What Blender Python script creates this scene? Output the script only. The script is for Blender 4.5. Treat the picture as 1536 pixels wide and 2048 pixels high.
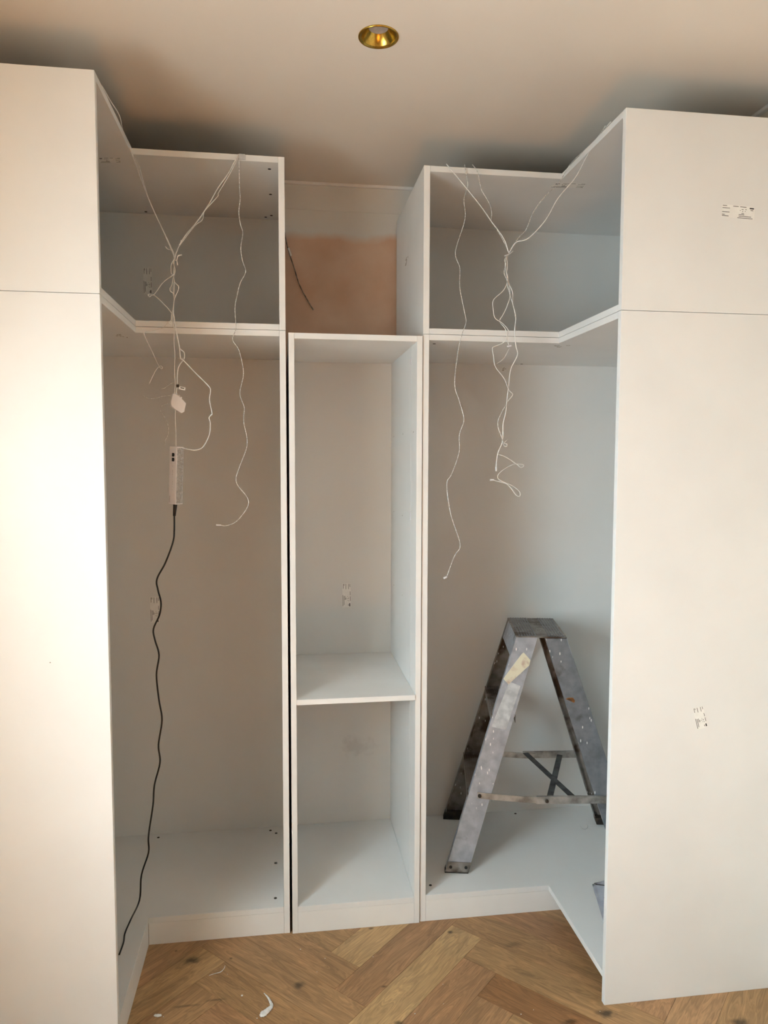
import bpy, bmesh, math, random
from mathutils import Vector, Matrix
random.seed(7)
S = bpy.context.scene
COL = S.collection
for o in list(bpy.data.objects):
    bpy.data.objects.remove(o, do_unlink=True)

# ------------------------------------------------------------------ camera
FPX = 1460.95
CAM = Vector((-0.0227, -2.3884, 1.5974))
YAW, PITCH, ROLL = 0.1384, -0.0706, 0.0021
_f = Vector((math.sin(YAW)*math.cos(PITCH), math.cos(YAW)*math.cos(PITCH), math.sin(PITCH)))
_r = Vector((math.cos(YAW), -math.sin(YAW), 0)); _u = _r.cross(_f)
RT = _r*math.cos(ROLL)+_u*math.sin(ROLL); UP = _u*math.cos(ROLL)-_r*math.sin(ROLL); FW = _f
cd = bpy.data.cameras.new('camera'); cam = bpy.data.objects.new('camera', cd); COL.objects.link(cam)
cd.sensor_fit = 'VERTICAL'; cd.sensor_height = 36; cd.lens = FPX/2048*36; cd.clip_start = .02
cam.matrix_world = Matrix(((RT.x, UP.x, -FW.x, CAM.x), (RT.y, UP.y, -FW.y, CAM.y), (RT.z, UP.z, -FW.z, CAM.z), (0, 0, 0, 1)))
S.camera = cam
def at(u, v, ax, val):
    """point of the place on the plane axis=val that lies in direction (u,v)"""
    d = FW+RT*((u-768)/FPX)-UP*((v-1024)/FPX); k = (val-CAM[ax])/d[ax]
    return CAM+d*k

# ------------------------------------------------------------------ light
w = bpy.data.worlds.new('sky'); S.world = w; w.use_nodes = True
w.node_tree.nodes['Background'].inputs[0].default_value = (.62, .78, 1, 1)
w.node_tree.nodes['Background'].inputs[1].default_value = .5
S.view_settings.view_transform = 'Standard'; S.view_settings.look = 'None'
S.view_settings.gamma = 1; S.view_settings.use_curve_mapping = False
S.view_settings.exposure = -0.09
WY0, WY1, WZ0, WZ1 = -2.25, -1.15, 0.92, 1.92; WTH = .24          # window opening in the left wall
SUN = 128.0; WIN = 420.0; WIN_NEAR = 60.0
XWL, XWR, YWB, YWF, ZC = -1.045, 1.475, 0.59, -4.2, 2.69
sd = bpy.data.lights.new('sun', 'SUN'); sd.energy = SUN; sd.angle = .01; sd.color = (1, .74, .43)
so = bpy.data.objects.new('sun', sd); COL.objects.link(so)
so.rotation_euler = Vector((1.0, -.50, -1.2)).to_track_quat('-Z', 'Y').to_euler()
ad = bpy.data.lights.new('window_daylight', 'AREA'); ad.shape = 'RECTANGLE'
ad.size = 3.2; ad.size_y = 3.6; ad.energy = WIN; ad.color = (.72, .90, 1)
ao = bpy.data.objects.new('window_daylight', ad); COL.objects.link(ao)
ao.location = (-3.4, -2.4, 2.7); ao.rotation_euler = (Vector((-1.0, -1.4, 1.3))-ao.location).to_track_quat('-Z', 'Y').to_euler()

nd = bpy.data.lights.new('horizon_daylight', 'AREA'); nd.shape = 'RECTANGLE'
nd.size = WZ1-WZ0; nd.size_y = WY1-WY0; nd.energy = WIN_NEAR; nd.color = (.74, .93, 1)
no_ = bpy.data.objects.new('horizon_daylight', nd); COL.objects.link(no_)
no_.location = (XWL-WTH-.01, (WY0+WY1)/2, (WZ0+WZ1)/2); no_.rotation_euler = Vector((1, 0, -.42)).to_track_quat('-Z', 'Y').to_euler()

# ------------------------------------------------------------------ materials
def srgb(r, g, b):
    f = lambda c: c/255/12.92 if c/255 <= .04045 else ((c/255+.055)/1.055)**2.4
    return (f(r), f(g), f(b), 1)
def mat(name, col, rough=.5, metal=0, spec=.5):
    m = bpy.data.materials.new(name); m.use_nodes = True
    b = m.node_tree.nodes['Principled BSDF']
    b.inputs['Base Color'].default_value = col; b.inputs['Roughness'].default_value = rough
    b.inputs['Metallic'].default_value = metal; b.inputs['Specular IOR Level'].default_value = spec
    return m
def nodes(m): return m.node_tree, m.node_tree.nodes, m.node_tree.links, m.node_tree.nodes['Principled BSDF']
def noise_mix(m, c1, c2, scale, lo=.4, hi=.6, detail=4, bump=0, coord='Object', stretch=(1, 1, 1)):
    nt, n, l, b = nodes(m)
    tc = n.new('ShaderNodeTexCoord'); mp = n.new('ShaderNodeMapping'); mp.inputs['Scale'].default_value = stretch
    l.new(tc.outputs[coord], mp.inputs[0])
    no = n.new('ShaderNodeTexNoise'); no.inputs['Scale'].default_value = scale; no.inputs['Detail'].default_value = detail
    l.new(mp.outputs[0], no.inputs['Vector'])
    rp = n.new('ShaderNodeValToRGB'); rp.color_ramp.elements[0].position = lo; rp.color_ramp.elements[1].position = hi
    rp.color_ramp.elements[0].color = c1; rp.color_ramp.elements[1].color = c2
    l.new(no.outputs[0], rp.inputs[0]); l.new(rp.outputs[0], b.inputs['Base Color'])
    if bump:
        bp = n.new('ShaderNodeBump'); bp.inputs['Strength'].default_value = bump; bp.inputs['Distance'].default_value = .002
        l.new(no.outputs[0], bp.inputs['Height']); l.new(bp.outputs[0], b.inputs['Normal'])
    return rp, mp
MELA = mat('white_melamine', (.80, .80, .79, 1), .38, 0, .4)
noise_mix(MELA, (.80, .798, .785, 1), (.83, .828, .815, 1), 6, .3, .7, 3)
EDGE = mat('white_edge_band', (.86, .85, .83, 1), .4)
noise_mix(EDGE, (.82, .81, .79, 1), (.86, .85, .83, 1), 9, .3, .7, 3)
BACK = mat('white_back_board', (.78, .775, .755, 1), .5, 0, .35)
noise_mix(BACK, (.77, .765, .745, 1), (.80, .795, .775, 1), 4, .3, .7, 3)
CEIL = mat('ceiling_paint', (.82, .79, .76, 1), .9, 0, .2)
noise_mix(CEIL, (.78, .72, .65, 1), (.82, .76, .69, 1), 2, .3, .7, 5, .05)
WALLP = mat('cream_bounce_wall_paint', (.80, .78, .75, 1), .9, 0, .2)
noise_mix(WALLP, (.78, .71, .61, 1), (.81, .74, .64, 1), 3, .3, .7, 5, .05)  # cream tint put in to warm the light bounced off mostly unseen walls
WHITEP = mat('old_white_paint', (.74, .72, .68, 1), .9, 0, .2); noise_mix(WHITEP, (.72, .70, .66, 1), (.76, .74, .70, 1), 3)
TRIM = mat('trim_paint', (.88, .86, .84, 1), .6); noise_mix(TRIM, (.86, .84, .82, 1), (.89, .87, .85, 1), 5)
BLACK = mat('black_plastic', (.006, .006, .007, 1), .35); noise_mix(BLACK, (.004, .004, .005, 1), (.009, .009, .01, 1), 40)
DARK = mat('dark_hole', (.02, .017, .014, 1), .7); noise_mix(DARK, (.015, .012, .01, 1), (.03, .026, .02, 1), 60)
WIRE = mat('white_cable_sheath', (.80, .78, .76, 1), .35); noise_mix(WIRE, (.74, .72, .70, 1), (.84, .82, .80, 1), 120)
WIREG = mat('frosted_light_strand', (.66, .65, .63, 1), .3); noise_mix(WIREG, (.45, .44, .42, 1), (.86, .85, .83, 1), 220, .42, .58)
PLAST = mat('white_plastic', (.78, .75, .76, 1), .35); noise_mix(PLAST, (.76, .73, .74, 1), (.80, .77, .78, 1), 30)
LABEL = mat('label_paper', (.88, .87, .84, 1), .55); noise_mix(LABEL, (.86, .85, .82, 1), (.90, .89, .86, 1), 60)
INK = mat('label_ink', (.05, .045, .04, 1), .6); noise_mix(INK, (.03, .027, .022, 1), (.14, .13, .12, 1), 500, .4, .6)
INKP = mat('faded_ink', (.36, .32, .27, 1), .6); noise_mix(INKP, (.25, .2, .16, 1), (.5, .46, .4, 1), 500, .4, .6)
BRASS = mat('brushed_brass', (.55, .36, .07, 1), .24, 1); noise_mix(BRASS, (.48, .30, .05, 1), (.62, .42, .10, 1), 300, .3, .7, 2, 0, 'Object', (1, 1, .05))
LENS = mat('lamp_lens', (.42, .38, .37, 1), .35); noise_mix(LENS, (.36, .33, .32, 1), (.46, .42, .41, 1), 80)
PAPER = mat('crumpled_paper', (.80, .80, .85, 1), .5); noise_mix(PAPER, (.70, .70, .78, 1), (.88, .88, .92, 1), 25, .35, .65, 5, .05)
RUBBER = mat('brown_rubber', (.03, .024, .02, 1), .7); noise_mix(RUBBER, (.012, .01, .008, 1), (.05, .036, .025, 1), 40)
CREAM = mat('cream_masking_tape', srgb(214, 204, 176), .7); noise_mix(CREAM, srgb(222, 214, 188), srgb(196, 170, 150), 34, .52, .72, 5, .1)
GTAPE = mat('light_grey_tape', (.5, .51, .52, 1), .5); noise_mix(GTAPE, (.42, .43, .44, 1), (.60, .61, .61, 1), 45, .35, .65, 5, .1)
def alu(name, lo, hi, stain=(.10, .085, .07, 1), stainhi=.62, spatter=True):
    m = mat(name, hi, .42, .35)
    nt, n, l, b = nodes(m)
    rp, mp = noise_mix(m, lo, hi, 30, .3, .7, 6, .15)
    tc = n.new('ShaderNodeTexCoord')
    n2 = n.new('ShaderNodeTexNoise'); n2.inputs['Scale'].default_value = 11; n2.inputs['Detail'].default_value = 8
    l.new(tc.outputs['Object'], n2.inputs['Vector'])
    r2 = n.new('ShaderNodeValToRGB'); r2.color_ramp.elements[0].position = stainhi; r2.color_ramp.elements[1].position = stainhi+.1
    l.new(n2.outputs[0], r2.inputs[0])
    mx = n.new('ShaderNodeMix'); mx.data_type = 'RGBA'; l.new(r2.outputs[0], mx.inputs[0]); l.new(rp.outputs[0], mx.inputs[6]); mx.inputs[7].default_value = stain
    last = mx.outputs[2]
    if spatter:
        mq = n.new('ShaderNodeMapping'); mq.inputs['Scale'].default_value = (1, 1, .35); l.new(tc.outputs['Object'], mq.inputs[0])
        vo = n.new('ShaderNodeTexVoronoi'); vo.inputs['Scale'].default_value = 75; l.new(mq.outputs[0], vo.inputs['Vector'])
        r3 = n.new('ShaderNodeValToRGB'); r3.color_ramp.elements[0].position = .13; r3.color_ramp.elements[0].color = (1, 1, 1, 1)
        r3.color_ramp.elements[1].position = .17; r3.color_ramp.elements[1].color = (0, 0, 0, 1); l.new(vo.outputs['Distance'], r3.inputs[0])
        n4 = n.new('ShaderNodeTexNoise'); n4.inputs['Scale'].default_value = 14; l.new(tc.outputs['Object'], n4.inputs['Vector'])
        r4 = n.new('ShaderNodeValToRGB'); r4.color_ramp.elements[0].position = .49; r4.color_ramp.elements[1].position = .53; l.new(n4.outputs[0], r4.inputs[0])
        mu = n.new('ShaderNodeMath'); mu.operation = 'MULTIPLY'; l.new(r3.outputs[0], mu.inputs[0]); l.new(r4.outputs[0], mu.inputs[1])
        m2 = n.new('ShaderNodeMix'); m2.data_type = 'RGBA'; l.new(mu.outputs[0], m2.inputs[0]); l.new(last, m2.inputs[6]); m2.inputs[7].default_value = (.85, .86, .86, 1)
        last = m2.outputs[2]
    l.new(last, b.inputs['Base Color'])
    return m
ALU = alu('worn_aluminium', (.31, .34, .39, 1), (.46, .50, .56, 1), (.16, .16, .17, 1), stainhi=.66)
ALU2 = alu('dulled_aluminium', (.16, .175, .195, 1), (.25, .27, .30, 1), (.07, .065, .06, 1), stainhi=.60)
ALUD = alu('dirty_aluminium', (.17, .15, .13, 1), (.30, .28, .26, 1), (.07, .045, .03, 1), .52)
STEEL = mat('steel_strap', (.42, .41, .39, 1), .4, .6); noise_mix(STEEL, (.25, .24, .22, 1), (.55, .54, .52, 1), 26, .35, .65, 7, .1)
STEELD = mat('blackened_steel', (.06, .065, .07, 1), .45, .5); noise_mix(STEELD, (.03, .032, .035, 1), (.11, .115, .12, 1), 30, .35, .65)
RUST = mat('rust_mark', srgb(150, 92, 20), .7); noise_mix(RUST, srgb(170, 105, 20), srgb(80, 50, 25), 60)
FILL = mat('dried_filler', (.82, .81, .79, 1), .6); noise_mix(FILL, (.66, .65, .62, 1), (.9, .89, .87, 1), 60, .35, .65, 5, .3)

# bare pink plaster below, brushed white paint above, on the back wall
PLAS = mat('half_painted_plaster', (1, 1, 1, 1), .92, 0, .15)
nt, n, l, b = nodes(PLAS)
tc = n.new('ShaderNodeTexCoord'); sx = n.new('ShaderNodeSeparateXYZ'); l.new(tc.outputs['Object'], sx.inputs[0])
nz = n.new('ShaderNodeTexNoise'); nz.inputs['Scale'].default_value = 5; nz.inputs['Detail'].default_value = 6; l.new(tc.outputs['Object'], nz.inputs['Vector'])
m1 = n.new('ShaderNodeMath'); m1.operation = 'MULTIPLY_ADD'; m1.inputs[1].default_value = .10; l.new(nz.outputs[0], m1.inputs[0]); l.new(sx.outputs[2], m1.inputs[2])
mr = n.new('ShaderNodeMapRange'); mr.inputs[1].default_value = 2.515; mr.inputs[2].default_value = 2.55; l.new(m1.outputs[0], mr.inputs[0])
rp = n.new('ShaderNodeValToRGB'); rp.color_ramp.elements[0].color = srgb(216, 176, 148); rp.color_ramp.elements[1].color = srgb(228, 196, 172)
rp.color_ramp.elements[0].position = .35; rp.color_ramp.elements[1].position = .65; l.new(nz.outputs[0], rp.inputs[0])
mx = n.new('ShaderNodeMix'); mx.data_type = 'RGBA'; l.new(mr.outputs[0], mx.inputs[0]); l.new(rp.outputs[0], mx.inputs[6]); mx.inputs[7].default_value = (.74, .72, .68, 1)
l.new(mx.outputs[2], b.inputs['Base Color'])

# ------------------------------------------------------------------ helpers
def tag(o, label=None, cat=None, group=None, kind=None):
    if label: o['label'] = label
    if cat: o['category'] = cat
    if group: o['group'] = group
    if kind: o['kind'] = kind
    return o
def empty(name, loc, label, cat, group=None, rz=0):
    o = bpy.data.objects.new(name, None); COL.objects.link(o); o.location = loc; o.rotation_euler = (0, 0, rz)
    o.empty_display_size = .05
    return tag(o, label, cat, group)
def link(name, bm, mats, parent=None, smooth=False, world=True):
    """world=True: mesh coordinates are world ones; they are moved into the parent's frame"""
    bmesh.ops.recalc_face_normals(bm, faces=bm.faces)
    me = bpy.data.meshes.new(name); 
    if not isinstance(mats, (list, tuple)): mats = [mats]
    if smooth:
        for f in bm.faces: f.smooth = True
    o = bpy.data.objects.new(name, me); COL.objects.link(o)
    if parent is not None:
        o.parent = parent
        if world:
            off = Vector((0, 0, 0)); p = parent
            while p is not None: off += p.location; p = p.parent
            bmesh.ops.translate(bm, verts=bm.verts, vec=-off)
    bm.to_mesh(me); bm.free()
    for m in mats: me.materials.append(m)
    return o
def box(bm, x0, x1, y0, y1, z0, z1, bev=0, mi=0):
    t = bmesh.new()
    bmesh.ops.create_cube(t, size=1)
    for v in t.verts: v.co = Vector((x0+(v.co.x+.5)*(x1-x0), y0+(v.co.y+.5)*(y1-y0), z0+(v.co.z+.5)*(z1-z0)))
    if bev: bmesh.ops.bevel(t, geom=t.edges[:], offset=bev, segments=2, profile=.5, affect='EDGES')
    merge(bm, t, mi)
def merge(bm, t, mi=0, M=None):
    if M is not None: bmesh.ops.transform(t, matrix=M, verts=t.verts)
    bmesh.ops.recalc_face_normals(t, faces=t.faces)
    vs = {v: bm.verts.new(v.co) for v in t.verts}
    for f in t.faces:
        g = bm.faces.new([vs[v] for v in f.verts]); g.material_index = mi; g.smooth = f.smooth
    t.free()
def prism(bm, pts, vec, bev=0, mi=0):
    """closed polygon of 3-D points extruded along vec"""
    t = bmesh.new(); a = [t.verts.new(Vector(p)) for p in pts]; vec = Vector(vec)
    c = [t.verts.new(Vector(p)+vec) for p in pts]; k = len(pts)
    t.faces.new(a); t.faces.new(c[::-1])
    for i in range(k): t.faces.new((a[i], a[(i+1) % k], c[(i+1) % k], c[i]))
    bmesh.ops.recalc_face_normals(t, faces=t.faces)
    if bev: bmesh.ops.bevel(t, geom=t.edges[:], offset=bev, segments=2, profile=.5, affect='EDGES')
    merge(bm, t, mi)
def hexa(bm, a, c, bev=0, mi=0):
    """solid between two quads a and c (4 points each)"""
    t = bmesh.new(); A = [t.verts.new(Vector(p)) for p in a]; B = [t.verts.new(Vector(p)) for p in c]
    t.faces.new(A); t.faces.new(B[::-1])
    for i in range(4): t.faces.new((A[i], A[(i+1) % 4], B[(i+1) % 4], B[i]))
    bmesh.ops.recalc_face_normals(t, faces=t.faces)
    if bev: bmesh.ops.bevel(t, geom=t.edges[:], offset=bev, segments=2, profile=.5, affect='EDGES')
    merge(bm, t, mi)
def spline(pts, sub=6):
    P = [Vector(p) for p in pts]
    if len(P) < 3: return P
    out = []
    for i in range(len(P)-1):
        p0 = P[max(i-1, 0)]; p1 = P[i]; p2 = P[i+1]; p3 = P[min(i+2, len(P)-1)]
        for k in range(sub):
            s = k/sub; s2 = s*s; s3 = s2*s
            out.append(.5*((2*p1)+(p2-p0)*s+(2*p0-5*p1+4*p2-p3)*s2+(3*p1-p0-3*p2+p3)*s3))
    out.append(P[-1]); return out
def tube(bm, pts, r, n=8, mi=0, r1=None):
    P = pts; k = len(P); rings = []; prev = None
    for i, p in enumerate(P):
        d = (P[min(i+1, k-1)]-P[max(i-1, 0)])
        if d.length < 1e-9: d = Vector((0, 0, 1))
        d.normalize()
        if prev is None: a = d.orthogonal().normalized()
        else:
            a = prev-d*prev.dot(d)
            if a.length < 1e-6: a = d.orthogonal()
            a.normalize()
        prev = a; b_ = d.cross(a); rr = r if r1 is None else r+(r1-r)*i/(k-1)
        rings.append([bm.verts.new(p+(a*math.cos(2*math.pi*j/n)+b_*math.sin(2*math.pi*j/n))*rr) for j in range(n)])
    for i in range(k-1):
        for j in range(n):
            f = bm.faces.new((rings[i][j], rings[i][(j+1) % n], rings[i+1][(j+1) % n], rings[i+1][j])); f.smooth = True; f.material_index = mi
    f = bm.faces.new(rings[0][::-1]); f.material_index = mi; f = bm.faces.new(rings[-1]); f.material_index = mi
def disc(bm, c, axis, r, h, n=20, mi=0, r2=None):
    t = bmesh.new(); bmesh.ops.create_cone(t, cap_ends=True, segments=n, radius1=r, radius2=r if r2 is None else r2, depth=h)
    q = Vector(axis).normalized().to_track_quat('Z', 'Y').to_matrix().to_4x4()
    merge(bm, t, mi, Matrix.Translation(Vector(c))@q)

# ------------------------------------------------------------------ room shell
def struct(name, bm, m):
    return tag(link(name, bm, m), kind='structure')
bm = bmesh.new(); box(bm, XWL-.12, XWR+.12, YWF-.12, YWB+.12, ZC, ZC+.1)
# cut the round hole of the downlight: build the ceiling as a ring grid instead
bm.free(); bm = bmesh.new()
LC = at(757, 73, 2, ZC); LR = .0525
ring = [bm.verts.new((LC.x+math.cos(a)*LR*.93, LC.y+math.sin(a)*LR*.93, ZC)) for a in [2*math.pi*i/32 for i in range(32)]]
X0, X1, Y0, Y1 = XWL-.1, XWR+.1, YWF-.1, YWB+.1
def edge_pt(a):
    dx, dy = math.cos(a), math.sin(a); t = 1e9
    if dx > 1e-9: t = min(t, (X1-LC.x)/dx)
    if dx < -1e-9: t = min(t, (X0-LC.x)/dx)
    if dy > 1e-9: t = min(t, (Y1-LC.y)/dy)
    if dy < -1e-9: t = min(t, (Y0-LC.y)/dy)
    return (LC.x+dx*t, LC.y+dy*t, ZC)
outer = [bm.verts.new(edge_pt(2*math.pi*i/32)) for i in range(32)]
for i in range(32): bm.faces.new((ring[i], ring[(i+1) % 32], outer[(i+1) % 32], outer[i]))
cs = [bm.verts.new((x, y, ZC)) for x, y in ((X1, Y1), (X0, Y1), (X0, Y0), (X1, Y0))]
for c in cs:      # fill the four corners
    ds = sorted(range(32), key=lambda i: (outer[i].co-c.co).length)
    best = None
    for i in range(32):
        a, b2 = outer[i].co, outer[(i+1) % 32].co
        if abs(a.x-b2.x) > 1e-6 and abs(a.y-b2.y) > 1e-6:
            k = Vector((a.x if abs(abs(a.x)-abs(c.co.x)) < 1e-6 else b2.x, a.y if abs(abs(a.y)-abs(c.co.y)) < 1e-6 else b2.y, ZC))
            if (k-c.co).length < 1e-4: best = i
    if best is not None: bm.faces.new((outer[best], outer[(best+1) % 32], c))
up = bmesh.ops.extrude_face_region(bm, geom=bm.faces[:])
for v in [g for g in up['geom'] if isinstance(g, bmesh.types.BMVert)]: v.co.z += .10
struct('ceiling', bm, CEIL)

bm = bmesh.new(); box(bm, XWL-.12, XWR+.12, YWB, YWB+.12, 0, ZC); struct('wall_back', bm, PLAS)
bm = bmesh.new(); box(bm, XWR, XWR+.12, YWF, YWB, 0, ZC); struct('wall_right', bm, WALLP)
bm = bmesh.new(); box(bm, XWL-.12, XWR+.12, YWF-.12, YWF, 0, ZC); struct('wall_front', bm, WALLP)
bm = bmesh.new()
box(bm, XWL-WTH, XWL, WY1, YWB, 0, ZC); box(bm, XWL-WTH, XWL, YWF, WY0, 0, ZC)
box(bm, XWL-WTH, XWL, WY0, WY1, 0, WZ0); box(bm, XWL-WTH, XWL, WY0, WY1, WZ1, ZC)
struct('wall_left', bm, WALLP)
bm = bmesh.new()
for a in ((WY0, WY0+.03, WZ0, WZ1), (WY1-.03, WY1, WZ0, WZ1), (WY0, WY1, WZ0, WZ0+.03), (WY0, WY1, WZ1-.03, WZ1)):
    box(bm, XWL-.20, XWL-.15, *a, bev=.003)
for a in ((WY0, WY0+.004, WZ0, WZ1), (WY1-.004, WY1, WZ0, WZ1), (WY0, WY1, WZ1-.004, WZ1)):
    box(bm, XWL-.15, XWL, *a)  # unseen white lining, added to keep light bounced off the jambs neutral
box(bm, XWL-WTH, XWL+.02, WY0, WY1, WZ0-.001, WZ0+.012, .001, 1)
SILL = mat('low_bounce_sill', (.10, .10, .11, 1), .6); noise_mix(SILL, (.08, .08, .09, 1), (.14, .14, .15, 1), 12)  # unseen sill, made dark to cut the warm sunlight it bounces
struct('window_1', bm, [TRIM, SILL])
bm = bmesh.new(); box(bm, XWL, XWR, YWB-.012, YWB, ZC-.011, ZC, .001); struct('trim_1', bm, TRIM)
bm = bmesh.new(); box(bm, XWR-.016, XWR, YWF, YWB-.012, ZC-.011, ZC, .001); struct('trim_2', bm, TRIM)
bm = bmesh.new(); box(bm, XWL, XWR, YWB-.003, YWB, 2.584, ZC-.011, .0012); struct('trim_3', bm, WHITEP)

# herringbone oak floor: 119 mm x 596 mm boards laid at 45 degrees
PW = .11915; GU, GV = .007, .407; Kq = PW*math.sqrt(2)
def fl(U, V):
    s = U*Kq+GU; d = V*Kq+GV
    return ((s+d)/2, (s-d)/2)
tones = {('A', 1): (.80, .15), ('A', 0): (.45, .85), ('A', -1): (.82, .25), ('A', 2): (.42, .9), ('B', 1, 3): (.10, .35), ('B', 2, 2): (.52, .3),
         ('B', 3, 1): (.42, .45), ('B', -1, -5): (.50, .6), ('B', -2, -4): (.55, .6), ('B', -3, -3): (.42, .4), ('A', -4): (.30, .3), ('A', -3): (.22, .2), ('A', 3): (.5, .8)}
bm = bmesh.new(); uvl = bm.loops.layers.uv.new('UVMap'); cl = bm.loops.layers.float_color.new('tone')
def board(U0, U1, V0, V1, along, key):
    e = .0042
    c = [fl(U0+e, V0+e), fl(U1-e, V0+e), fl(U1-e, V1-e), fl(U0+e, V1-e)]
    if max(p[0] for p in c) < XWL or min(p[0] for p in c) > XWR or max(p[1] for p in c) < YWF or min(p[1] for p in c) > YWB: return
    rnd = random.Random(hash((round(U0, 2), round(V0, 2), along)) % 99991 if False else int((U0*131+V0*17+(5 if along == 'U' else 0))*7)+1000)
    tone = tones.get(key, (rnd.uniform(.25, .75), rnd.uniform(0, 1)))
    ou, ov = rnd.uniform(0, 40), rnd.uniform(0, 40)
    q = ((0, 0), (1, 0), (1, 1), (0, 1)); Lu, Lv = (U1-U0)*PW, (V1-V0)*PW
    top = [bm.verts.new((x, y, 0)) for x, y in c]; bot = [bm.verts.new((x, y, -.004)) for x, y in c]
    fs = [bm.faces.new(top)]+[bm.faces.new((top[i], bot[i], bot[(i+1) % 4], top[(i+1) % 4])) for i in range(4)]
    for f in fs:
        for lp in f.loops:
            vi = (top+bot).index(lp.vert) % 4; a, b_ = q[vi][0]*Lu, q[vi][1]*Lv
            lp[uvl].uv = (a+ou, b_+ov) if along == 'U' else (b_+ou, a+ov)
            lp[cl] = (tone[0], tone[1], rnd.random() if False else (ou/40), 1)
for k in range(-45, 46):
    for m_ in range(-6, 7):
        board(-1-k+10*m_, 4-k+10*m_, k, k+1, 'U', ('A', k) if m_ == 0 else ('A', k, m_))
        board(k, k+1, 4-k+10*m_-10, 9-k+10*m_-10, 'V', ('B', k, 4-k+10*m_-10))
for co, no in (((XWL, 0, 0), (-1, 0, 0)), ((XWR, 0, 0), (1, 0, 0)), ((0, YWF, 0), (0, -1, 0)), ((0, YWB, 0), (0, 1, 0))):
    bmesh.ops.bisect_plane(bm, geom=bm.verts[:]+bm.edges[:]+bm.faces[:], plane_co=co, plane_no=no, clear_outer=True)
t0 = bmesh.new(); box(t0, XWL, XWR, YWF, YWB, -.06, -.002); merge(bm, t0, 1)
OAK = mat('oiled_oak', (1, 1, 1, 1), .42, 0, .4)
nt, n, l, b = nodes(OAK)
uvn = n.new('ShaderNodeUVMap'); uvn.uv_map = 'UVMap'
at_ = n.new('ShaderNodeAttribute'); at_.attribute_name = 'tone'; sc = n.new('ShaderNodeSeparateColor'); l.new(at_.outputs['Color'], sc.inputs[0])
mp = n.new('ShaderNodeMapping'); mp.inputs['Scale'].default_value = (1.6, 11, 1); l.new(uvn.outputs[0], mp.inputs[0])
n1 = n.new('ShaderNodeTexNoise'); n1.inputs['Scale'].default_value = 2.2; n1.inputs['Detail'].default_value = 8; n1.inputs['Distortion'].default_value = 1.2; l.new(mp.outputs[0], n1.inputs['Vector'])
mp2 = n.new('ShaderNodeMapping'); mp2.inputs['Scale'].default_value = (9, 170, 1); l.new(uvn.outputs[0], mp2.inputs[0])
n2 = n.new('ShaderNodeTexNoise'); n2.inputs['Scale'].default_value = 1.6; n2.inputs['Detail'].default_value = 5; l.new(mp2.outputs[0], n2.inputs['Vector'])
# cathedral grain: contour bands of a stretched noise
ml = n.new('ShaderNodeMath'); ml.operation = 'MULTIPLY'; ml.inputs[1].default_value = 60; l.new(n1.outputs[0], ml.inputs[0])
sn = n.new('ShaderNodeMath'); sn.operation = 'SINE'; l.new(ml.outputs[0], sn.inputs[0])
sm = n.new('ShaderNodeMapRange'); sm.inputs[1].default_value = -1; sm.inputs[2].default_value = 1; l.new(sn.outputs[0], sm.inputs[0])
base = n.new('ShaderNodeMix'); base.data_type = 'RGBA'; base.inputs[6].default_value = srgb(138, 94, 54); base.inputs[7].default_value = srgb(210, 174, 124); l.new(sc.outputs[0], base.inputs[0])
pk = n.new('ShaderNodeMix'); pk.data_type = 'RGBA'; pk.inputs[7].default_value = srgb(176, 130, 98); l.new(base.outputs[2], pk.inputs[6])
pf = n.new('ShaderNodeMath'); pf.operation = 'MULTIPLY'; pf.inputs[1].default_value = .55; l.new(sc.outputs[1], pf.inputs[0]); l.new(pf.outputs[0], pk.inputs[0])
r1 = n.new('ShaderNodeMapRange'); r1.inputs[1].default_value = .3; r1.inputs[2].default_value = .75; r1.inputs[3].default_value = .70; r1.inputs[4].default_value = 1.15; l.new(n1.outputs[0], r1.inputs[0])
r2 = n.new('ShaderNodeMapRange'); r2.inputs[1].default_value = .3; r2.inputs[2].default_value = .7; r2.inputs[3].default_value = .84; r2.inputs[4].default_value = 1.08; l.new(n2.outputs[0], r2.inputs[0])
r3 = n.new('ShaderNodeMapRange'); r3.inputs[3].default_value = .84; r3.inputs[4].default_value = 1.08; l.new(sm.outputs[0], r3.inputs[0])
def mul(a, b_):
    x = n.new('ShaderNodeMath'); x.operation = 'MULTIPLY'; l.new(a, x.inputs[0]); l.new(b_, x.inputs[1]); return x.outputs[0]
fac = mul(mul(r1.outputs[0], r2.outputs[0]), r3.outputs[0])
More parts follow.
